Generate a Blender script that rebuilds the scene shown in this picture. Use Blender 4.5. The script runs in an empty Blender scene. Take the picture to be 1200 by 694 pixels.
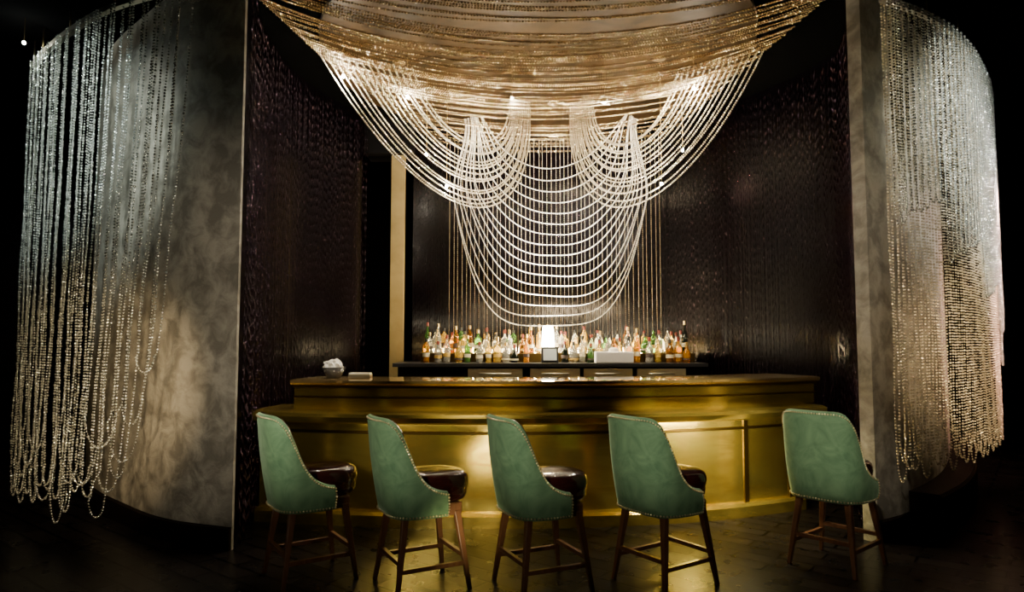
import bpy, bmesh, math, random
import numpy as np
from mathutils import Vector, Matrix
random.seed(7); rng=np.random.default_rng(7)
COL=bpy.context.scene.collection

# ------------------------------------------------------------ materials
def mat(name, base, rough=.5, metal=0., noise=None, bump=0., sheen=0., trans=0., emis=None, emis_s=0., coat=0., ior=1.45, rvar=None, ramp=(.32,.68), spec=None):
    m=bpy.data.materials.new(name); m.use_nodes=True
    nt=m.node_tree; b=nt.nodes['Principled BSDF']
    b.inputs['Base Color'].default_value=(*base,1)
    b.inputs['Roughness'].default_value=rough
    b.inputs['Metallic'].default_value=metal
    b.inputs['IOR'].default_value=ior
    if spec is not None: b.inputs['Specular IOR Level'].default_value=spec
    if sheen:
        b.inputs['Sheen Weight'].default_value=sheen
        b.inputs['Sheen Roughness'].default_value=.3
        b.inputs['Sheen Tint'].default_value=(.65,.9,.6,1)
    if trans: b.inputs['Transmission Weight'].default_value=trans
    if coat: b.inputs['Coat Weight'].default_value=coat
    if emis:
        b.inputs['Emission Color'].default_value=(*emis,1); b.inputs['Emission Strength'].default_value=emis_s
    if noise:
        c2,scale,dist,stretch=noise
        tc=nt.nodes.new('ShaderNodeTexCoord'); mp=nt.nodes.new('ShaderNodeMapping')
        mp.inputs['Scale'].default_value=stretch
        n=nt.nodes.new('ShaderNodeTexNoise'); n.inputs['Scale'].default_value=scale
        n.inputs['Detail'].default_value=9; n.inputs['Roughness'].default_value=.6; n.inputs['Distortion'].default_value=dist
        r=nt.nodes.new('ShaderNodeValToRGB')
        r.color_ramp.elements[0].position=ramp[0]; r.color_ramp.elements[1].position=ramp[1]
        r.color_ramp.elements[0].color=(*c2,1); r.color_ramp.elements[1].color=(*base,1)
        nt.links.new(tc.outputs['Object'],mp.inputs[0]); nt.links.new(mp.outputs[0],n.inputs['Vector'])
        nt.links.new(n.outputs['Fac'],r.inputs[0]); nt.links.new(r.outputs[0],b.inputs['Base Color'])
        if rvar:
            mr=nt.nodes.new('ShaderNodeMapRange'); mr.inputs[1].default_value=.3; mr.inputs[2].default_value=.7
            mr.inputs[3].default_value=rvar[0]; mr.inputs[4].default_value=rvar[1]
            nt.links.new(n.outputs['Fac'],mr.inputs[0]); nt.links.new(mr.outputs[0],b.inputs['Roughness'])
        if bump:
            bp=nt.nodes.new('ShaderNodeBump'); bp.inputs['Strength'].default_value=bump; bp.inputs['Distance'].default_value=.02
            nt.links.new(n.outputs['Fac'],bp.inputs['Height']); nt.links.new(bp.outputs[0],b.inputs['Normal'])
    return m

M={}
M['plaster']=mat('plaster',(.42,.39,.32),.5,.0,((.20,.185,.15),6,.4,(1,1,1)),.6,ramp=(.40,.60))
M['dark']=mat('dark_lacquer',(.003,.0025,.003),.6,spec=.12)
M['ceil']=mat('matte_black_ceiling',(.002,.002,.002),.95,spec=0.)
M['strandwall']=mat('plum_wall',(.0025,.0015,.0025),.2,.2,((.0015,.001,.0015),3,.5,(1,1,.3)),spec=.25)
M['strand']=mat('gunmetal_beads',(.028,.016,.024),.10,.95)
M['strandgold']=mat('gold_beads',(.55,.46,.32),.3,.5)
M['bead']=mat('crystal_beads',(1.,.88,.66),.12,.65)
M['canopybead']=mat('gold_chain_beads',(.95,.74,.44),.12,.9)
M['beadbright']=mat('bright_crystal_beads',(.98,.95,.86),.25,.05)
M['beadcool']=mat('cool_crystal_beads',(.92,.95,.88),.08,.80)
M['brassdark']=mat('aged_brass_rail',(.25,.18,.08),.35,1)
M['brass']=mat('burnished_brass',(1.,.78,.18),.2,.92,((.66,.44,.07),1.6,.8,(.6,.6,3.5)),0,rvar=(.28,.12),ramp=(.30,.62))  # patina noise stretched sideways; its colour streaks also imitate long horizontal reflections
M['brasstop']=mat('polished_brass_top',(.75,.54,.24),.07,.8,((.38,.25,.10),3,.4,(1,1,1)))
M['bronze']=mat('dark_bronze',(.12,.075,.02),.3,.9)
M['basewood']=mat('dark_base_wood',(.008,.005,.004),.5,spec=.1)
M['velvet']=mat('green_velvet',(.185,.330,.175),.8,0,((.075,.170,.088),5.5,1.5,(1,1,1)),.06,sheen=.7,ramp=(.28,.66))
M['leather']=mat('oxblood_leather',(.040,.009,.007),.18,0,((.018,.005,.004),9,.3,(1,1,1)),.05,coat=.5)
M['wood']=mat('walnut_leg',(.22,.10,.045),.36,0,((.12,.052,.025),5,.5,(6,6,1)),coat=.25)
M['nail']=mat('brass_nail',(.90,.78,.48),.3,.8)
M['beige']=mat('beige_pillar',(.36,.27,.11),.5,.2,((.26,.19,.07),4,.2,(1,1,1)))
M['goldceil']=mat('gold_leaf_ceiling',(.050,.027,.007),.6,.6,((.010,.006,.002),2.5,.8,(1,1,1)),spec=.2)
M['steel']=mat('brushed_steel',(.55,.52,.42),.3,.9)
M['white']=mat('white_paper',(.85,.83,.78),.6)
M['black']=mat('black_plastic',(.02,.02,.022),.35)
M['shade']=mat('lamp_glow',(1,.9,.7),.5,emis=(1,.86,.58),emis_s=70)
M['lens']=mat('downlight_glow',(1,.9,.7),.5,emis=(1,.90,.70),emis_s=400)
M['screen']=mat('grey_screen',(.3,.32,.3),.3,emis=(.5,.52,.45),emis_s=.5)
M['clear']=mat('clear_glass',(.95,.95,.95),.03,0,trans=.95)
cols={'amber':(.85,.38,.02),'gold':(.95,.66,.10),'clearb':(.94,.94,.84),'green':(.10,.26,.05),'brown':(.30,.12,.015),'dk':(.015,.02,.012)}
for k,c in cols.items(): M['b_'+k]=mat('bottle_'+k,c,.05,0,trans=.85 if k=='clearb' else .7,coat=.3)
M['lab1']=mat('cream_label',(.60,.52,.34),.6); M['lab2']=mat('dark_label',(.05,.035,.03),.6); M['lab3']=mat('ochre_label',(.50,.32,.06),.6)
M['cap1']=mat('black_cap',(.02,.02,.02),.4); M['cap2']=mat('gold_cap',(.7,.5,.2),.3,.9); M['cap3']=mat('red_cap',(.16,.03,.02),.4)

def floor_mat():
    m=bpy.data.materials.new('dark_parquet'); m.use_nodes=True; nt=m.node_tree; b=nt.nodes['Principled BSDF']
    tc=nt.nodes.new('ShaderNodeTexCoord'); mp=nt.nodes.new('ShaderNodeMapping'); mp.inputs['Rotation'].default_value=(0,0,math.radians(38))
    br=nt.nodes.new('ShaderNodeTexBrick'); br.inputs['Scale'].default_value=1
    br.inputs['Brick Width'].default_value=.48; br.inputs['Row Height'].default_value=.15; br.inputs['Mortar Size'].default_value=.010
    br.inputs['Color1'].default_value=(.014,.011,.010,1); br.inputs['Color2'].default_value=(.006,.005,.005,1); br.inputs['Mortar'].default_value=(.0005,.0005,.0005,1)
    n=nt.nodes.new('ShaderNodeTexNoise'); n.inputs['Scale'].default_value=6
    mr=nt.nodes.new('ShaderNodeMapRange'); mr.inputs[3].default_value=.22; mr.inputs[4].default_value=.36
    bp=nt.nodes.new('ShaderNodeBump'); bp.inputs['Strength'].default_value=1.; bp.inputs['Distance'].default_value=.012
    L=nt.links.new
    L(tc.outputs['Object'],mp.inputs[0]); L(mp.outputs[0],br.inputs['Vector']); L(br.outputs['Color'],b.inputs['Base Color'])
    L(tc.outputs['Object'],n.inputs['Vector']); L(n.outputs['Fac'],mr.inputs[0]); L(mr.outputs[0],b.inputs['Roughness'])
    L(br.outputs['Fac'],bp.inputs['Height']); bp.invert=True; L(bp.outputs[0],b.inputs['Normal'])
    b.inputs['Specular IOR Level'].default_value=.18
    return m
M['floor']=floor_mat()

# ------------------------------------------------------------ helpers
def link(o): COL.objects.link(o); return o
def tag(o,label=None,category=None,group=None,kind=None):
    if label: o['label']=label
    if category: o['category']=category
    if group: o['group']=group
    if kind: o['kind']=kind
    return o
def mk(name,verts,faces,mats,smooth=False,parent=None,loc=None):
    me=bpy.data.meshes.new(name); me.from_pydata([tuple(v) for v in verts],[],faces); me.update()
    bm=bmesh.new(); bm.from_mesh(me); bmesh.ops.recalc_face_normals(bm,faces=bm.faces); bm.to_mesh(me); bm.free()
    for x in (mats if isinstance(mats,list) else [mats]): me.materials.append(x)
    if smooth: me.polygons.foreach_set('use_smooth',[True]*len(me.polygons))
    o=bpy.data.objects.new(name,me); link(o)
    if parent: o.parent=parent
    if loc: o.location=loc
    return o
def empty(name,loc=(0,0,0)):
    e=bpy.data.objects.new(name,None); e.location=loc; e.empty_display_size=.1; link(e); return e
def bevel(o,w=.005,s=2):
    md=o.modifiers.new('bevel','BEVEL'); md.width=w; md.segments=s; md.limit_method='ANGLE'; return o
def box(name,x0,x1,y0,y1,z0,z1,m,parent=None,bev=0):
    v=[(x,y,z) for x in(x0,x1) for y in(y0,y1) for z in(z0,z1)]
    f=[(0,1,3,2),(4,6,7,5),(0,4,5,1),(2,3,7,6),(0,2,6,4),(1,5,7,3)]
    o=mk(name,v,f,m,parent=parent)
    if bev: bevel(o,bev)
    return o
def crom(pts,n):
    P=[np.array(p,float) for p in pts]; P=[2*P[0]-P[1]]+P+[2*P[-1]-P[-2]]
    out=[]
    S=len(P)-3
    for s in range(S):
        for k in range(n):
            t=k/n; a,b,c,d=P[s:s+4]
            out.append(.5*((2*b)+(c-a)*t+(2*a-5*b+4*c-d)*t*t+(3*b-a-3*c+d)*t**3))
    out.append(P[-2]); return np.array(out)
def resample(P,n):
    d=np.r_[0,np.cumsum(np.linalg.norm(np.diff(P,axis=0),axis=1))]
    t=np.linspace(0,d[-1],n); return np.stack([np.interp(t,d,P[:,k]) for k in range(P.shape[1])],1), d[-1]
def normals(P):
    T=np.gradient(P[:,:2],axis=0); T/=np.linalg.norm(T,axis=1)[:,None]
    return np.stack([T[:,1],-T[:,0]],1)
def sweep(name,pts,prof,m,n=8,smooth=False,parent=None,bev=0):
    P=crom(pts,n); N=normals(P); k=len(prof); V=[];F=[]
    for p,nn in zip(P,N):
        for off,z in prof: V.append((p[0]+nn[0]*off,p[1]+nn[1]*off,z))
    for i in range(len(P)-1):
        for j in range(k):
            a=i*k+j;b=i*k+(j+1)%k; F.append((a,b,b+k,a+k))
    F.append(tuple(range(k))); F.append(tuple(range((len(P)-1)*k,len(P)*k)))
    o=mk(name,V,F,m,parent=parent)
    if smooth:
        o.data.polygons.foreach_set('use_smooth',[True]*len(o.data.polygons))
        md=o.modifiers.new('split','EDGE_SPLIT'); md.split_angle=math.radians(25)
    return o
def lathe_data(prof,seg=20):
    V=[];F=[]
    for r,z in prof:
        for s in range(seg):
            a=2*math.pi*s/seg; V.append((r*math.cos(a),r*math.sin(a),z))
    for i in range(len(prof)-1):
        for s in range(seg):
            a=i*seg+s;b=i*seg+(s+1)%seg; F.append((a,b,b+seg,a+seg))
    F.append(tuple(range(seg))); F.append(tuple(range((len(prof)-1)*seg,len(prof)*seg)))
    return V,F
def lathe(name,prof,m,parent=None,seg=20,loc=None):
    V,F=lathe_data(prof,seg); return mk(name,V,F,m,smooth=True,parent=parent,loc=loc)
def rod(name,a,b,r0,r1,m,parent=None,seg=4,rot=math.pi/4):
    a=Vector(a);b=Vector(b);d=(b-a).normalized()
    up=Vector((0,0,1)) if abs(d.z)<.9 else Vector((0,1,0))
    u=d.cross(up).normalized(); w=d.cross(u).normalized(); V=[]
    for p,r in((a,r0),(b,r1)):
        for s in range(seg):
            t=2*math.pi*s/seg+rot; V.append(p+u*r*math.cos(t)+w*r*math.sin(t))
    F=[(s,(s+1)%seg,seg+(s+1)%seg,seg+s) for s in range(seg)]+[tuple(range(seg)),tuple(range(seg,2*seg))]
    return mk(name,V,F,m,parent=parent,smooth=seg>6)

bm=bmesh.new(); bmesh.ops.create_icosphere(bm,subdivisions=1,radius=1)
ICO_V=np.array([v.co[:] for v in bm.verts]); ICO_F=np.array([[v.index for v in f.verts] for f in bm.faces]); bm.free()
OCT_V=np.array([(1,0,0),(0,1,0),(-1,0,0),(0,-1,0),(0,0,1),(0,0,-1)],float)
OCT_F=np.array([(0,1,4),(1,2,4),(2,3,4),(3,0,4),(1,0,5),(2,1,5),(3,2,5),(0,3,5)])
def beads(name,pts,r,m,shape='ico',zs=1.,var=.15):
    pts=np.asarray(pts,float); BV,BF=(ICO_V,ICO_F) if shape=='ico' else (OCT_V,OCT_F)
    n=len(pts); ang=rng.uniform(0,6.28,n); c,s=np.cos(ang),np.sin(ang)
    R=r*rng.uniform(1-var,1+var,n)
    x=BV[:,0][None]*c[:,None]-BV[:,1][None]*s[:,None]; y=BV[:,0][None]*s[:,None]+BV[:,1][None]*c[:,None]
    z=np.repeat(BV[:,2][None]*zs,n,0)
    V=np.stack([x,y,z],2)*R[:,None,None]+pts[:,None,:]
    V=V.reshape(-1,3); F=(BF[None]+(np.arange(n)*len(BV))[:,None,None]).reshape(-1,3)
    me=bpy.data.meshes.new(name); me.vertices.add(len(V)); me.vertices.foreach_set('co',V.ravel())
    me.loops.add(F.size); me.loops.foreach_set('vertex_index',F.ravel().astype(np.int32))
    me.polygons.add(len(F)); me.polygons.foreach_set('loop_start',(np.arange(len(F))*3).astype(np.int32))
    me.update(calc_edges=True); me.materials.append(m)
    o=bpy.data.objects.new(name,me); return link(o)
def along(curve,sp):
    curve=np.asarray(curve,float); L=np.linalg.norm(np.diff(curve,axis=0),axis=1).sum()
    return resample(curve,max(3,int(L/sp)))[0]

# ------------------------------------------------------------ setting
H=4.05
floor=box('floor',-6.5,8,-2,11.5,-.1,0,M['floor']); tag(floor,'near-black wood block floor, dimly lit','floor',kind='structure')
ceil=box('ceiling',-6.5,8,-2,11.5,H,H+.1,M['ceil']); tag(ceil,'black lounge ceiling','ceiling',kind='structure')
for nm,a in (('wall_back',(-6.5,8,11.5,11.6)),('wall_front',(-6.5,8,-2.1,-2)),('wall_left',(-6.6,-6.5,-2,11.5)),('wall_right',(8,8.1,-2,11.5))):
    w=box(nm,*a,0,H,M['dark']); tag(w,'near-black lounge wall','wall',kind='structure')
WL=[(-4.7,8.4),(-4.4,7.2),(-3.7,6.1),(-2.95,5.35),(-2.45,4.95),(-1.90,4.72)]
WR=[(2.56,4.88),(2.95,5.16),(3.4,5.6),(3.85,6.15),(4.4,6.95),(4.95,7.9),(5.1,9)]
IL=[(-1.93,4.77),(-2.11,5.6),(-2.13,6.5),(-1.98,7.2),(-1.74,7.8)]
IB=[(-1.22,8.35),(0,8.65),(1.2,8.5),(2.1,7.85),(2.72,6.9),(2.95,6.0),(2.66,5.12)]
def wp(t): return [(0,0),(0,H),(-t,H),(-t,0)]
tag(sweep('wall_outer_left',WL,wp(.02),M['plaster'],smooth=True),'curved grey brushed plaster wall','wall',kind='structure')
tag(sweep('wall_outer_right',WR,wp(.1),M['plaster'],smooth=True),'curved grey brushed plaster wall','wall',kind='structure')
tag(sweep('wall_inner_left',IL,wp(.02),M['strandwall'],smooth=True),'dark plum alcove wall','wall',kind='structure')
tag(sweep('wall_inner_back',IB,wp(.1),M['strandwall'],smooth=True),'dark plum curved alcove wall','wall',kind='structure')
tag(sweep('baseboard_left',WL,[(.0,0),(.025,0),(.025,.14),(.0,.15)],M['basewood']),'dark wood baseboard','baseboard',kind='structure')
tag(sweep('baseboard_right',[(2.58,4.895),(2.76,5.02),(2.95,5.16)],[(.0,0),(.025,0),(.025,.14),(.0,.15)],M['basewood']),'dark wood baseboard','baseboard',kind='structure')
tag(sweep('trim_1',WR[1:],[(.0,0),(.22,0),(.22,.28),(.20,.30),(0,.30)],M['basewood'],smooth=True),'curved dark wood plinth below bead curtain','plinth',kind='structure')
V=[];F=[];n=64
for zz in (4.0,4.048):
    for s in range(n):
        a=2*math.pi*s/n; V.append((.22+1.95*math.cos(a),6.3+2.2*math.sin(a),zz))
F=[tuple(range(n)),tuple(range(n,2*n))]+[(s,(s+1)%n,n+(s+1)%n,n+s) for s in range(n)]
tag(mk('trim_2',V,F,M['goldceil']),'dark gold leaf oval ceiling medallion','ceiling medallion',kind='structure')
pil=box('trim_3',-1.435,-1.275,8.0,8.08,0,3.62,M['beige'],bev=.006); tag(pil,'slim golden beige pillar','pillar',kind='structure')
lin=box('trim_4',-1.74,-1.20,7.9,8.3,3.62,H,M['dark']); tag(lin,'dark lintel above the slim pillar','lintel',kind='structure')

def strandwall(name,pts,off,spacing,z0,z1,r,m,zs,sp,lab):
    P=crom(pts,10); N=normals(P); Q=np.c_[P[:,:2]+N*off]
    Q,L=resample(Q,int(np.linalg.norm(np.diff(P,axis=0),axis=1).sum()/spacing)); out=[]
    for q in Q:
        zz=np.arange(z0+random.random()*sp,z1,sp)
        out.append(np.c_[np.full(len(zz),q[0]+random.uniform(-.008,.008)),np.full(len(zz),q[1]+random.uniform(-.01,.01)),zz])
    o=beads(name,np.concatenate(out),r,m,'oct',zs); tag(o,lab,'bead curtain',kind='stuff'); return o
strandwall('bead_curtain',IL,.06,.030,.03,3.97,.0048,M['strand'],12.0,.095,'dark gunmetal bead curtain covering the plum alcove wall')
strandwall('bead_curtain',IB,.06,.030,.03,3.97,.0048,M['strand'],12.0,.095,'dark gunmetal bead curtain on the curved wall behind bottles')
strandwall('bead_curtain',[(-.75,8.15),(.4,8.3),(1.75,8.02)],0,.050,1.35,3.9,.0038,M['strandgold'],3.2,.024,'fine pale bead curtain glowing behind the bottles')

# ------------------------------------------------------------ curtains
RL=[(-2.15,4.47),(-2.87,4.78),(-3.45,5.18),(-3.95,5.60),(-4.2,5.85)]
RR=[(2.60,4.66),(3.08,4.92),(3.56,5.30),(4.06,5.82),(4.62,6.50),(5.15,7.30)]
def rail(name,pts,z,lab):
    e=empty(name,(pts[0][0],pts[0][1],z)); P=crom(pts,8)
    tag(e,lab,'curtain rail')
    r=sweep('rail_bar',pts if pts[0][0]<pts[-1][0] else pts[::-1],[(-.02,z),(.02,z),(.02,z+.04),(-.02,z+.04)],M['steel'])
    r.parent=e; r.location=(-pts[0][0],-pts[0][1],-z)
    for i in range(0,len(P),8):
        h=rod('hanger',(P[i][0]-pts[0][0],P[i][1]-pts[0][1],.02),(P[i][0]-pts[0][0],P[i][1]-pts[0][1],H-z),.006,.006,M['brassdark'],parent=e,seg=8)
    return e
rail('curtain_rail',RL,3.80,'curved steel ceiling rail carrying crystal bead curtain')
rail('curtain_rail',RR,3.80,'curved steel ceiling rail carrying crystal bead curtain')
def railpt(Pr,L,s):
    t=np.linspace(0,1,len(Pr)); return np.array([np.interp(s,t,Pr[:,0]),np.interp(s,t,Pr[:,1])])
Pl,Ll=resample(crom(RL,10),200)
def loop(Pr,s0,s1,sh0,sh1,zb,zt=3.80,depth=0.,rad=.13,wob=.006,ph=0):
    n=70; pts=[]
    for leg in (0,1):
        s=(s0,s1)[leg]; sb=(sh0,sh1)[leg]
        zz=np.linspace(zt,zb+rad,n) if leg==0 else np.linspace(zb+rad,zt,n)
        for z in zz:
            f=((zt-z)/(zt-zb)); p=railpt(Pr,0,s+(sb-s)*f**1.3)
            pts.append((p[0]+wob*math.sin(z*5+ph+leg*2)*f,p[1]-depth,z))
        if leg==0:
            for a in np.linspace(0.15,math.pi-.15,12):
                q=(1-math.cos(a))/2; p=railpt(Pr,0,sh0+(sh1-sh0)*q); pts.append((p[0],p[1]-depth,zb+rad*(1-math.sin(a))))
    return pts
out=[]; nl=21
comp=lambda u: .10+.90*u if u<1 else u
for i in range(nl):
    s=i/(nl-1)*.92; w=random.uniform(.055,.09)
    zb=.12+.10*abs(math.sin(i*1.3))+random.choice([0,0,.10,.2])
    if i<3: zb=.15+(3-i)*.35
    out.append(along(loop(Pl,s,min(1,s+w),comp(s),comp(min(1,s+w)),zb,depth=.02*(i%3),ph=i,wob=.010),.0205))
for i in range(10):
    s=.03+i*.09; wd=random.uniform(.11,.17)
    out.append(along(loop(Pl,s,min(1,s+wd),comp(s),comp(min(1,s+wd)),random.uniform(.10,.7),depth=.07,rad=.3,ph=i*2,wob=.015),.0205))
o=beads('bead_curtain',np.concatenate(out),.0078,M['beadcool'],var=.4); tag(o,'silvery crystal bead curtain looping down beside the plaster wall','bead curtain',kind='stuff')
Pr_,Lr=resample(crom(RR,10),200)
out=[];out2=[]
for i in range(42):
    s=(i/42.)**1.25; ds=.025+.03*i/42; zb=.46+.13*abs(math.sin(i*1.9))
    out.append(along(loop(Pr_,s,min(1,s+ds),s,min(1,s+ds),zb,rad=.14,ph=i*1.7,wob=.008),.0215))
for i in range(40):
    s=(i/40.)**1.2; s2=min(1,s+.02+.03*i/40)
    zb=2.40-1.15*s+.42*((i%9)/8-.5)+random.uniform(-.02,.02)
    out2.append(along(loop(Pr_,s,s2,s,s2,zb,depth=.08,rad=.12,ph=i,wob=.006),.0205))
o=beads('bead_curtain',np.concatenate(out),.0078,M['bead'],var=.4); tag(o,'long champagne bead curtain hanging from the curved rail','bead curtain',kind='stuff')
o=beads('bead_curtain',np.concatenate(out2),.0086,M['beadcool'],var=.35); tag(o,'shorter silvery bead curtain with stepped looped ends','bead curtain',kind='stuff')

# ------------------------------------------------------------ canopy
out=[]
def arc(a,b,sag,n=50,skew=0):
    u=np.linspace(-1,1,n); a=np.array(a);b=np.array(b)
    p=a[None]+(b-a)[None]*((u+1)/2)[:,None]; p[:,2]-=sag*(1-u*u)*(1+skew*u); return p
dk=[3.3,4.7,5.76,7.0,8.2]; lx=[-2.0,-1.82,-1.64,-1.30,-.98]; rx=[2.4,2.25,2.12,1.98,1.80]; sg=[.36,.38,.34,.2,.1]
for d in np.concatenate([np.linspace(3.3,6,62),np.linspace(6.06,8.2,28)]):
    a=(np.interp(d,dk,lx),d,3.86); b=(np.interp(d,dk,rx),d+rng.uniform(-.03,.08),3.86)
    out.append(along(arc(a,b,np.interp(d,dk,sg)+rng.uniform(-.05,.07),skew=rng.uniform(-.12,.12)),.0195))
o=beads('bead_canopy',np.concatenate(out),.0082,M['canopybead'],var=.25); tag(o,'golden bead chains swagged across the ceiling above the bar','bead canopy',kind='stuff')
out=[]
for i in range(7):
    out.append(along(arc((-2.25-.06*i,4.28+.03*i,3.93),(-1.85,4.22+.06*i,3.93),.08+.02*i),.022))
o=beads('bead_swag',np.concatenate(out),.0085,M['beadcool']); tag(o,'short bead swag joining curtain rail and canopy','bead swag',kind='stuff')
def bez(a,b,c,d,n=60):
    t=np.linspace(0,1,n)[:,None]; a,b,c,d=map(np.array,(a,b,c,d))
    return (1-t)**3*a+3*(1-t)**2*t*b+3*(1-t)*t*t*c+t**3*d
def lerp(a,b,t): return np.array(a)*(1-t)+np.array(b)*t
for side in (0,1):
    out=[]
    NB=15
    for i in range(NB):
        t=(i/(NB-1)); j=lambda k=.02: rng.uniform(-k,k)
        if side==0:
            A=lerp((-1.64,5.6,3.86),(-.90,6.0,3.86),t); D=lerp((.18,6.9,3.86),(-.02,6.8,3.86),t)
            zc=3.86-lerp([1.56],[.70],t)[0]+j(.03)
            B=lerp((-.80,6.25,zc+.06),(-.66,6.3,zc),t)+np.array((j(),0,0)); C=lerp((.24,6.75,zc-.06),(-.02,6.7,zc),t)+np.array((j(),0,j(.03)))
        else:
            A=lerp((2.12,5.6,3.86),(1.50,6.0,3.86),t); D=lerp((.60,6.9,3.86),(.82,6.8,3.86),t)
            zc=3.86-lerp([1.54],[.70],t)[0]+j(.03)
            B=lerp((1.52,6.25,zc+.06),(1.38,6.3,zc),t)+np.array((j(),0,0)); C=lerp((.52,6.75,zc-.06),(.80,6.7,zc),t)+np.array((j(),0,j(.03)))
        out.append(along(bez(A,B,C,D),.0195))
    o=beads('bead_swag',np.concatenate(out),.0094,M['bead'],var=.15); tag(o,'draped bag of champagne bead chains hanging from the canopy','bead swag',kind='stuff')
def uloop(cx,h,zt,zb,p,y,skew=0):
    u=np.linspace(-1,1,160); u=np.sign(u)*np.abs(u)**.6
    z=zb+(zt-zb)*np.abs(u)**p+skew*u*(1-u*u)
    s=np.clip((z-2.95)/.9,0,1); s=s*s*(3-2*s)
    return np.c_[cx+h*u*(1-.22*s),np.full(160,y),z]
NU=16
for i in range(NU):
    t=i/(NU-1)
    h=1.04+.18*t+rng.uniform(-.02,.02); cx=.44+rng.uniform(-.02,.02)
    c=uloop(cx,h,3.88,3.28-1.70*t**.95,1.9+2.2*t**1.3,7.30+.012*i,skew=rng.uniform(-.08,.08))
    o=beads('bead_strand',along(c,.0165),.0066,M['beadbright']); tag(o,'bright crystal bead strand hanging in a deep loop over the bottles','bead strand',group='nested crystal bead loops')

# ------------------------------------------------------------ recessed lights
def downlight(x,y,power,blend=.6,col=(1,.82,.55),size=85,z=H):
    e=empty('ceiling_spotlight',(x,y,z)); tag(e,'small round recessed ceiling spotlight, lit warm','spotlight',group='recessed ceiling spotlights')
    lathe('trim_ring',[(.035,-.012),(.055,-.012),(.058,0),(.035,0)],M['brassdark'],parent=e)
    lathe('lens',[(.0,-.010),(.034,-.010),(.034,-.004),(0,-.004)],M['lens'],parent=e)
    l=bpy.data.lights.new('spot','SPOT'); l.energy=power; l.color=col; l.spot_size=math.radians(size); l.spot_blend=blend; l.shadow_soft_size=.03
    lo=bpy.data.objects.new('spot_lamp',l); lo.location=(x,y,z-.03); link(lo); return e
def point(loc,e,col,r=.04):
    l=bpy.data.lights.new('point','POINT'); l.energy=e; l.color=col; l.shadow_soft_size=r
    o=bpy.data.objects.new('point_lamp',l); o.location=loc; link(o)
warm=(1,.74,.42); neu=(1,.88,.70); cool=(.86,.98,.94)
for x,y in ((-1.05,6.2),(-.40,6.0),(.45,6.1),(1.35,6.1),(-.35,7.2),(.45,7.3),(1.15,7.1)):
    downlight(x,y,9,z=4.0); point((x,y,3.60),9,(1,.80,.50),.02)
def globe(x,y,z,power,col=(1,.9,.72)):
    e=empty('pendant_spotlight',(x,y,z)); tag(e,'tiny brilliant pin light hung among the bead chains, some added for highlights','pin light',group='brilliant pin lights')
    lathe('bulb',[(.0,-.015),(.009,-.010),(.013,0),(.009,.010),(0,.015)],M['lens'],parent=e,seg=12)
    rod('stem',(0,0,.013),(0,0,H-z),.0025,.0025,M['brassdark'],parent=e,seg=6)
    point((x,y-.05,z-.05),power,col,.02)
globe(-1.45,5.72,3.68,26); globe(0.0,6.05,3.60,18); globe(.85,6.15,3.60,10); globe(1.62,5.95,3.66,20); globe(-.95,6.05,3.62,10)
globe(-.82,6.45,3.20,34,neu); globe(1.64,6.45,3.24,34,neu)  # added pin lights, brightening the saddles where the bead chains gather
globe(-.62,6.40,2.88,26,neu); globe(1.42,6.40,2.90,26,neu)  # lower pair, also added only to brighten the gathered chains
globe(-3.98,5.42,3.84,6,cool)
point((4.6,6.2,2.7),12,(1,.6,.5),.03)

# ------------------------------------------------------------ bar
bar=empty('bar_counter',(.4,5.6,0)); tag(bar,'curved burnished brass bar counter with raised top and lower ledge','bar counter')
BP=[(-1.76,5.56),(-.9,5.40),(.3,5.38),(1.5,5.58),(2.66,6.06)]
BL=[(-2.0,5.58),(-.9,5.40),(.3,5.38),(1.5,5.58),(2.55,6.01)]
BB=[(-2.0,5.58),(-.9,5.40),(.3,5.38),(1.5,5.58),(2.42,5.95)]
def bp(*a,**k):
    o=sweep(*a,n=16,smooth=True,**k); o.parent=bar; o.location=(-.4,-5.6,0); return o
bp('counter_top',BP,[(.06,1.065),(.075,1.08),(.07,1.10),(.0,1.105),(-.5,1.105),(-.5,1.065)],M['brasstop'])
bp('upper_panel',BP,[(.01,1.05),(.01,1.065),(-.45,1.065),(-.45,.87),(.0,.87),(.0,1.05)],M['brass'])
bp('ledge',BL,[(.0,.875),(.20,.870),(.235,.86),(.25,.835),(.24,.80),(.21,.785),(-.3,.785),(-.3,.875)],M['brass'])
bp('lower_panel',BB,[(.06,.785),(.06,.10),(-.4,.10),(-.4,.785)],M['brass'])
bp('plinth',BB,[(.13,0),(.13,.085),(.10,.105),(-.38,.105),(-.38,0)],M['brass'])
Pb=crom(BB,20); Nb=normals(Pb)
for f in (.03,.24,.45,.66,.86,.985):
    i=int(f*(len(Pb)-1)); p=Pb[i];nn=Nb[i]
    q=Vector((p[0]+nn[0]*.062,p[1]+nn[1]*.062,0))
    s=box('stile',-.022,.022,-.010,.006,.105,.785,M['bronze'],parent=bar,bev=.003)
    s.location=(q.x-.4,q.y-5.6,0); s.rotation_euler=(0,0,math.atan2(nn[1],nn[0])+math.pi/2)
bp('moulding',BP,[(.002,.955),(.012,.96),(.012,.968),(.002,.973)],M['bronze'])
bp('moulding',BP,[(.0,1.038),(.03,1.042),(.03,1.064),(.0,1.065)],M['bronze'])
bp('moulding',BB,[(.06,.69),(.072,.695),(.072,.71),(.06,.715)],M['bronze'])

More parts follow.
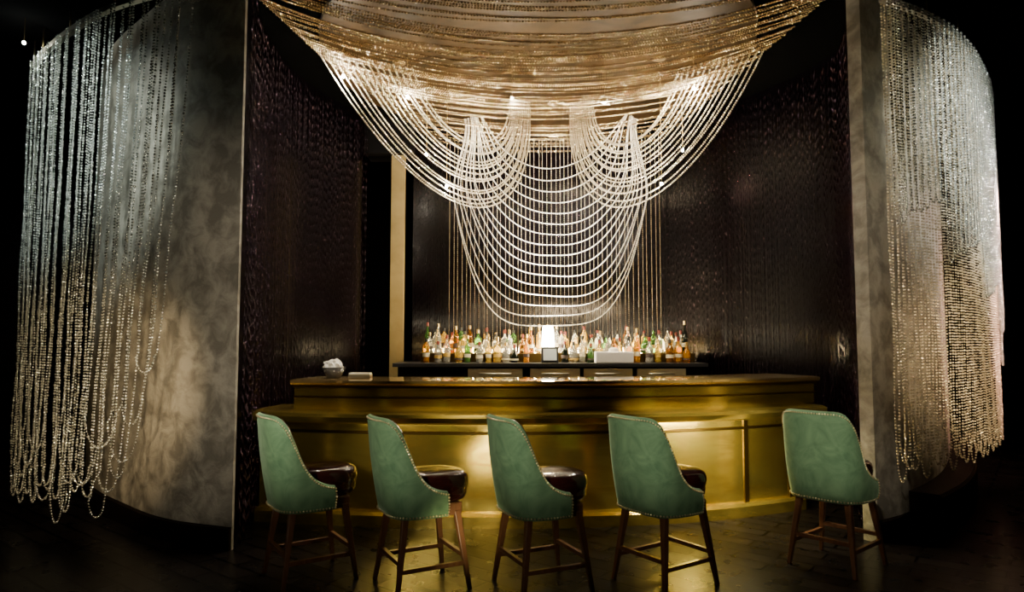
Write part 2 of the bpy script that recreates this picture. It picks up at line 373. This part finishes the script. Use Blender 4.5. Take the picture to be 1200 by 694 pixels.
# ------------------------------------------------------------ back bar
bb=empty('back_bar',(.4,7.5,0)); tag(bb,'dark back bar cabinet with stepped bottle shelf and steel drawers','back bar')
def lb(name,x0,x1,y0,y1,z0,z1,m,bev=.004):
    return box(name,x0-.4,x1-.4,y0-7.5,y1-7.5,z0,z1,m,parent=bb,bev=bev)
lb('cabinet_body',-1.2,2.0,7.2,7.8,0,1.14,M['dark'])
lb('worktop',-1.25,2.05,7.16,7.82,1.14,1.18,M['black'])
lb('bottle_step',-1.0,2.0,7.50,7.8,1.18,1.28,M['bronze'])
for x0,x1 in ((-.46,.11),(.19,.71),(.75,1.26),(1.31,1.82)):
    d=lb('drawer',x0,x1,7.17,7.2,.86,1.125,M['steel'])
    h=rod('handle',(x0+.12-.4,7.15-7.5,1.07),(x1-.12-.4,7.15-7.5,1.07),.008,.008,M['steel'],seg=8); h.parent=d
lamp=empty('table_lamp',(.39,7.40,1.18)); tag(lamp,'glowing warm white cylindrical lamp among the bottles','lamp')
lathe('base',[(.0,0),(.055,0),(.055,.015),(.012,.03),(.012,.19),(0,.19)],M['brassdark'],parent=lamp)
lathe('lamp_shade',[(.0,.15),(.066,.155),(.070,.19),(.060,.37),(.050,.395),(0,.40)],M['shade'],parent=lamp)
t=empty('payment_terminal',(.40,7.25,1.18)); tag(t,'small dark payment terminal with grey screen on the worktop','payment terminal')
V=[(-.09,-.05,0),(.09,-.05,0),(.09,.06,0),(-.09,.06,0),(-.09,-.01,.17),(.09,-.01,.17),(.09,.04,.17),(-.09,.04,.17)]
bevel(mk('body',V,[(0,1,2,3),(4,5,6,7),(0,1,5,4),(1,2,6,5),(2,3,7,6),(3,0,4,7)],M['black'],parent=t),.005)
V=[(-.07,-.049,.03),(.07,-.049,.03),(.07,-.019,.15),(-.07,-.019,.15)]
mk('screen',[(x,y-.004 ,z) for x,y,z in V],[(0,1,2,3)],M['screen'],parent=t)
wbx=empty('napkin_box',(1.08,7.27,1.18)); tag(wbx,'white paper napkin box on the back bar worktop','napkin box')
box('box_body',-.20,.20,-.07,.07,0,.12,M['white'],parent=wbx,bev=.01)
V,F=lathe_data([(.0,.11),(.06,.115),(.05,.15),(.02,.165),(0,.166)],12); mk('tissue',V,F,M['white'],parent=wbx)

profs={
 'a':[(.0,0),(.034,0),(.036,.01),(.036,.16),(.030,.185),(.014,.21),(.013,.265)],
 'b':[(.0,0),(.040,0),(.042,.01),(.042,.12),(.036,.145),(.016,.160),(.014,.21)],
 'c':[(.0,0),(.030,0),(.032,.01),(.037,.17),(.032,.195),(.014,.215),(.013,.25)],
 'd':[(.0,0),(.032,0),(.034,.01),(.034,.15),(.028,.18),(.013,.21),(.012,.285)],
 'e':[(.0,0),(.038,0),(.047,.03),(.049,.07),(.038,.11),(.016,.14),(.014,.19)]}
bd={}
for k,pf in profs.items():
    V,F=lathe_data(pf,16); seg=16
    me=bpy.data.meshes.new('bottle_glass'); me.from_pydata(V,[],F); me.materials.append(M['b_amber']); me.polygons.foreach_set('use_smooth',[True]*len(me.polygons)); me.update()
    rb=max(r for r,z in pf)+.0012; z1=pf[3][1]
    V,F=lathe_data([(rb,z1*.38),(rb,z1*.64)],16); ml=bpy.data.meshes.new('bottle_label'); ml.from_pydata(V,[],F[:-2]); ml.materials.append(M['lab1']); ml.polygons.foreach_set('use_smooth',[True]*len(ml.polygons))
    zt=pf[-1][1]; rc=pf[-1][0]+.002
    V,F=lathe_data([(rc,zt-.02),(rc,zt+.015),(rc-.003,zt+.018),(.0,zt+.018)],12); mc=bpy.data.meshes.new('bottle_cap'); mc.from_pydata(V,[],F); mc.materials.append(M['cap1'])
    bd[k]=(me,ml,mc)
adj={'amber':'amber liquor','gold':'golden liquor','clearb':'clear spirit','green':'green glass','brown':'brown glass','dk':'dark glass'}
def bottle(x,y,z):
    k=random.choice('aabbcdee'); c=random.choice(['amber','amber','gold','gold','gold','clearb','clearb','clearb','clearb','green','brown','dk'])
    o=bpy.data.objects.new('bottle',bd[k][0]); link(o); o.location=(x,y,z); s=random.uniform(.88,1.06); o.scale=(s,s,s*random.uniform(.95,1.2))
    o.material_slots[0].link='OBJECT'; o.material_slots[0].material=M['b_'+c]
    lab=random.choice(['lab1','lab1','lab2','lab3'])
    tag(o,f'{adj[c]} bottle with {"cream" if lab=="lab1" else "dark" if lab=="lab2" else "ochre"} label on the back bar','bottle',group='liquor bottles on the back bar')
    a=bpy.data.objects.new('label',bd[k][1]); link(a); a.parent=o; a.material_slots[0].link='OBJECT'; a.material_slots[0].material=M[lab]
    a=bpy.data.objects.new('cap',bd[k][2]); link(a); a.parent=o; a.material_slots[0].link='OBJECT'; a.material_slots[0].material=M[random.choice(['cap1','cap1','cap2','cap3'])]
x=-.95
while x<1.95:
    bottle(x,7.68,1.28); x+=random.uniform(.090,.105)
x=-.91
while x<1.95:
    bottle(x,7.56+random.uniform(-.005,.005),1.28); x+=random.choice([.092,.096,.1,.15])
x=-.93
while x<1.96:
    if not(.27<x<.51) : 
        bottle(x,7.42+random.uniform(-.015,.015),1.18)
    x+=random.choice([.092,.095,.10,.13])

c=empty('napkin_bowl',(-1.48,5.70,1.105)); tag(c,'clear glass bowl heaped with crumpled white napkins on the bar top','napkin bowl')
lathe('bowl',[(.0,0),(.05,0),(.06,.01),(.10,.09),(.097,.09),(.056,.012),(0,.012)],M['clear'],parent=c)
bm=bmesh.new(); bmesh.ops.create_icosphere(bm,subdivisions=3,radius=1)
for v in bm.verts:
    k=1+.28*math.sin(v.co.x*9+v.co.z*5)*math.cos(v.co.y*8)+random.uniform(-.08,.08)
    v.co=Vector((v.co.x*.078*k,v.co.y*.07*k,.088+v.co.z*.065*k))
me=bpy.data.meshes.new('napkin'); bm.to_mesh(me); bm.free(); me.materials.append(M['white'])
nk=bpy.data.objects.new('napkin',me); link(nk); nk.parent=c
c=empty('garnish_tray',(-1.25,5.66,1.105)); tag(c,'low polished steel garnish tray on the bar top','garnish tray')
bevel(box('tray_body',-.09,.09,-.05,.05,0,.035,M['steel'],parent=c),.006)
box('tray_lid',-.085,.085,-.045,.045,.035,.045,M['white'],parent=c)

# ------------------------------------------------------------ bar stools
def build_stool():
    e=empty('bar_stool')
    half=[(0,-.215),(.10,-.212),(.17,-.188),(.213,-.135),(.230,-.06),(.233,.01),(.228,.085)]
    R,L=resample(crom(half,10),34)
    fx=[0,.30,.38,.44,.51,.59,.69,.82,1.0]; hz=[.985,.985,.970,.915,.80,.71,.635,.59,.565]
    hh=np.interp(np.linspace(0,1,34),fx,hz); k=np.ones(5)/5; hp=np.pad(hh,2,mode='edge'); hh=np.convolve(hp,k,'valid')
    path=np.concatenate([R[::-1]*np.array([-1,1]),R[1:]]); hs=np.concatenate([hh[::-1],hh[1:]])
    f=np.abs(np.linspace(-1,1,len(path)))
    T=np.gradient(path,axis=0); T/=np.linalg.norm(T,axis=1)[:,None]; N=np.stack([T[:,1],-T[:,0]],1)
    nv=10; zb=.43; th=.040
    def pos(i,z,off):
        fl=(.075*max(0,1-(f[i]/.65)**2)+.008)*max(0,(z-zb))/.55
        bulge=.012*math.sin(math.pi*min(1,max(0,(z-zb)/max(.05,hs[i]-zb))))
        p=path[i]+N[i]*(fl+off+(bulge if off>=0 else -bulge*.3)); 
        return (p[0],p[1],z)
    rows=[]
    for i in range(len(path)):
        r=[]
        for j in range(nv+1): r.append(pos(i,zb+(hs[i]-.012-zb)*j/nv,0))
        r.append(pos(i,hs[i]-.003,-.006)); r.append(pos(i,hs[i],-th/2)); r.append(pos(i,hs[i]-.003,-th+.006))
        for j in range(nv,-1,-1): r.append(pos(i,zb+(hs[i]-.012-zb)*j/nv,-th))
        rows.append(r)
    K=len(rows[0]); V=[p for r in rows for p in r]; F=[];mi=[]
    for i in range(len(rows)-1):
        for j in range(K):
            a=i*K+j;b=i*K+(j+1)%K; F.append((a,b,b+K,a+K)); mi.append(0 if j<=nv+1 or j==K-1 else 1)
    F.append(tuple(range(K)));F.append(tuple(range((len(rows)-1)*K,len(rows)*K))); mi+=[0,0]
    bk=mk('backrest',V,F,[M['velvet'],M['leather']],smooth=True,parent=e)
    for p,m in zip(bk.data.polygons,mi): p.material_index=m
    bk['label']='green velvet outer shell lined with brown leather'
    line=[pos(i,hs[i]-.016,.002) for i in range(len(path))]
    v0=[pos(0,z,.002) for z in np.linspace(hs[0]-.03,zb+.01,6)]; v1=[pos(len(path)-1,z,.002) for z in np.linspace(hs[-1]-.03,zb+.01,6)]
    line=v0[::-1]+line+v1
    low=[pos(i,zb+.012,.003) for i in range(len(path))]
    pts=np.concatenate([along(line,.016),along(low,.018)])
    nm=beads('nailhead_trim',pts,.0064,M['nail']); nm.parent=e; nm.data.polygons.foreach_set('use_smooth',[True]*len(nm.data.polygons))
    nm['label']='row of small brass nailheads'
    V=[];F=[];S=48
    prof=[(.80,.490),(.90,.496),(.95,.515),(.965,.54),(.955,.552),(.985,.567),(1.0,.590),(.99,.612),(.955,.633),(.88,.648),(.74,.658),(.5,.664),(.2,.666)]
    for k,z in prof:
        for s in range(S):
            a=2*math.pi*s/S; ca,sa=math.cos(a),math.sin(a); ex=.95
            V.append((.186*k*math.copysign(abs(ca)**ex,ca)*(1+.12*max(0,sa)),.062+.230*k*math.copysign(abs(sa)**ex,sa),z-.012*(1-k)))
    for i in range(len(prof)-1):
        for s in range(S):
            a=i*S+s;b=i*S+(s+1)%S; F.append((a,b,b+S,a+S))
    F.append(tuple(range(S)));F.append(tuple(range((len(prof)-1)*S,len(prof)*S)))
    st=mk('seat',V,F,M['leather'],smooth=True,parent=e); st['label']='glossy oxblood leather seat cushion'
    bevel(box('seat_frame',-.165,.165,-.17,.20,.415,.488,M['wood'],parent=e),.01)
    for sx in(-1,1):
        for sy in(-1,1):
            l=rod('leg',(sx*.150,sy*.155+.015,.44),(sx*.205,sy*.215+.015,0),.027,.016,M['wood'],parent=e); bevel(l,.003)
    def lp(sx,sy,z):
        t=(.44-z)/.44; return (sx*(.150+.055*t),sy*(.155+.06*t)+.015,z)
    for (a,b) in (((-1,-1),(1,-1)),((-1,1),(1,1)),((-1,-1),(-1,1)),((1,-1),(1,1))):
        z=.19 if a[1]==b[1] else .15
        bevel(rod('stretcher',lp(*a,z),lp(*b,z),.017,.017,M['wood'],parent=e),.002)
    return e
st0=build_stool()
lab='green velvet bar stool with oxblood leather seat and nailhead trim'
spots=[(-1.23,4.20,-56),(-.54,4.06,-62),(.16,4.04,-66),(.885,4.10,-56),(2.05,4.42,-50)]
kids=list(st0.children)
for i,(x,y,r) in enumerate(spots):
    if i==0: e=st0
    else:
        e=st0.copy(); link(e)
        for kx in kids:
            q=kx.copy(); q.parent=e; link(q)
    e.location=(x,y,0); e.rotation_euler=(0,0,math.radians(r))
    tag(e,lab,'bar stool',group='green bar stools along the bar')

# ------------------------------------------------------------ lights
def area(loc,tgt,e,size,col,sy=None):
    l=bpy.data.lights.new('area','AREA'); l.energy=e; l.size=size; l.color=col
    if sy: l.shape='RECTANGLE'; l.size_y=sy
    o=bpy.data.objects.new('area_lamp',l); o.location=loc
    o.rotation_euler=(Vector(tgt)-Vector(loc)).to_track_quat('-Z','Y').to_euler(); link(o)
def spot(loc,tgt,e,ang,col,blend=.6,soft=.05):
    l=bpy.data.lights.new('spot','SPOT'); l.energy=e; l.color=col; l.spot_size=math.radians(ang); l.spot_blend=blend; l.shadow_soft_size=soft
    o=bpy.data.objects.new('spot_lamp',l); o.location=loc
    o.rotation_euler=(Vector(tgt)-Vector(loc)).to_track_quat('-Z','Y').to_euler(); link(o)
for tx,ty,e in ((-1.26,4.2,290),(-.56,4.05,290),(.13,4.05,300),(.86,4.1,300),(2.03,4.4,360)):
    spot((tx*.8-1.1,1.2,2.2),(tx,ty,.80),e,15,neu,.9,.06)
    spot((tx*.8-.5,1.4,.9),(tx,ty,.30),22,18,neu,.9,.1)
spot((-2.6,2.6,3.3),(-3.35,5.2,2.9),640,42,cool,.9,.08)
spot((-2.0,2.6,1.6),(-3.2,5.2,1.0),400,45,warm,.9,.08)
spot((-.7,2.6,2.2),(-2.20,4.85,1.7),120,62,neu,.9,.2)
spot((-1.0,2.8,1.2),(-2.20,4.85,.8),45,45,neu,.9,.2)
spot((3.2,2.6,3.5),(3.7,5.5,2.9),1000,42,(.96,1,.93),.9,.08)
spot((4.6,3.0,3.0),(4.4,6.2,2.3),480,40,(1,.95,.90),.9,.08)
spot((1.9,2.9,2.2),(2.75,5.0,1.9),75,60,neu,.9,.2)
spot((5.8,4.2,3.3),(4.9,6.7,1.8),1000,46,(1,.48,.38),.9,.1)
spot((5.6,3.6,1.8),(4.7,6.4,1.5),800,38,(1,.52,.40),.9,.1)
spot((2.6,2.8,1.6),(3.7,5.3,1.3),480,40,warm,.9,.08)
point((.39,7.20,1.85),44,warm,.06)
spot((.4,6.6,1.25),(.43,7.4,2.2),3600,58,(1,.93,.78),.9)
spot((-.4,5.9,1.25),(-.50,6.6,3.0),1000,30,neu,.8)
spot((1.2,5.9,1.25),(1.30,6.6,3.0),1000,30,neu,.8)
area((.5,7.86,1.30),(.5,7.55,1.50),230,2.8,(1,.76,.40),.08)
area((.5,7.18,1.66),(.5,7.6,1.3),14,2.6,(1,.84,.55),.05)
spot((.3,4.9,2.2),(-.7,6.3,3.2),200,46,neu,.8)
spot((.3,4.9,2.2),(1.3,6.3,3.2),200,46,neu,.8)
spot((1.2,6.0,3.7),(2.50,7.25,3.05),3200,13,warm,.9)
spot((.2,5.2,3.5),(-2.0,6.6,3.0),200,16,warm,.9)
spot((1.1,4.3,3.4),(1.45,5.5,.95),950,28,(1,.88,.46),.9)
spot((1.5,3.9,.25),(1.5,5.5,.6),120,42,(1,.88,.46),.9,.12)
spot((-.3,4.3,3.4),(-.3,5.4,.98),520,26,(1,.86,.46),.9)
spot((-1.4,4.4,3.4),(-1.4,5.5,.98),80,22,(1,.82,.46),.9)
spot((-.3,3.6,.3),(-.3,5.4,.6),14,60,(1,.84,.46),.9,.15)
area((1.4,5.33,.77),(1.5,5.55,.2),30,1.0,(1,.88,.44),.05)
area((-.5,5.12,.77),(-.5,5.3,.2),3,1.6,(1,.84,.44),.05)
spot((-1.2,5.2,2.6),(-1.46,5.70,1.15),22,22,(1,.95,.85),.8)
point((-1.0,7.4,2.4),6,warm)

w=bpy.data.worlds.new('world'); bpy.context.scene.world=w; w.use_nodes=True
w.node_tree.nodes['Background'].inputs[0].default_value=(.5,.42,.4,1); w.node_tree.nodes['Background'].inputs[1].default_value=.002

cam=bpy.data.cameras.new('camera'); cam.lens=24; cam.sensor_width=36
co=bpy.data.objects.new('camera',cam); co.location=(0,0,1.41); co.rotation_euler=(math.radians(90+3.79),0,0); link(co)
bpy.context.scene.camera=co
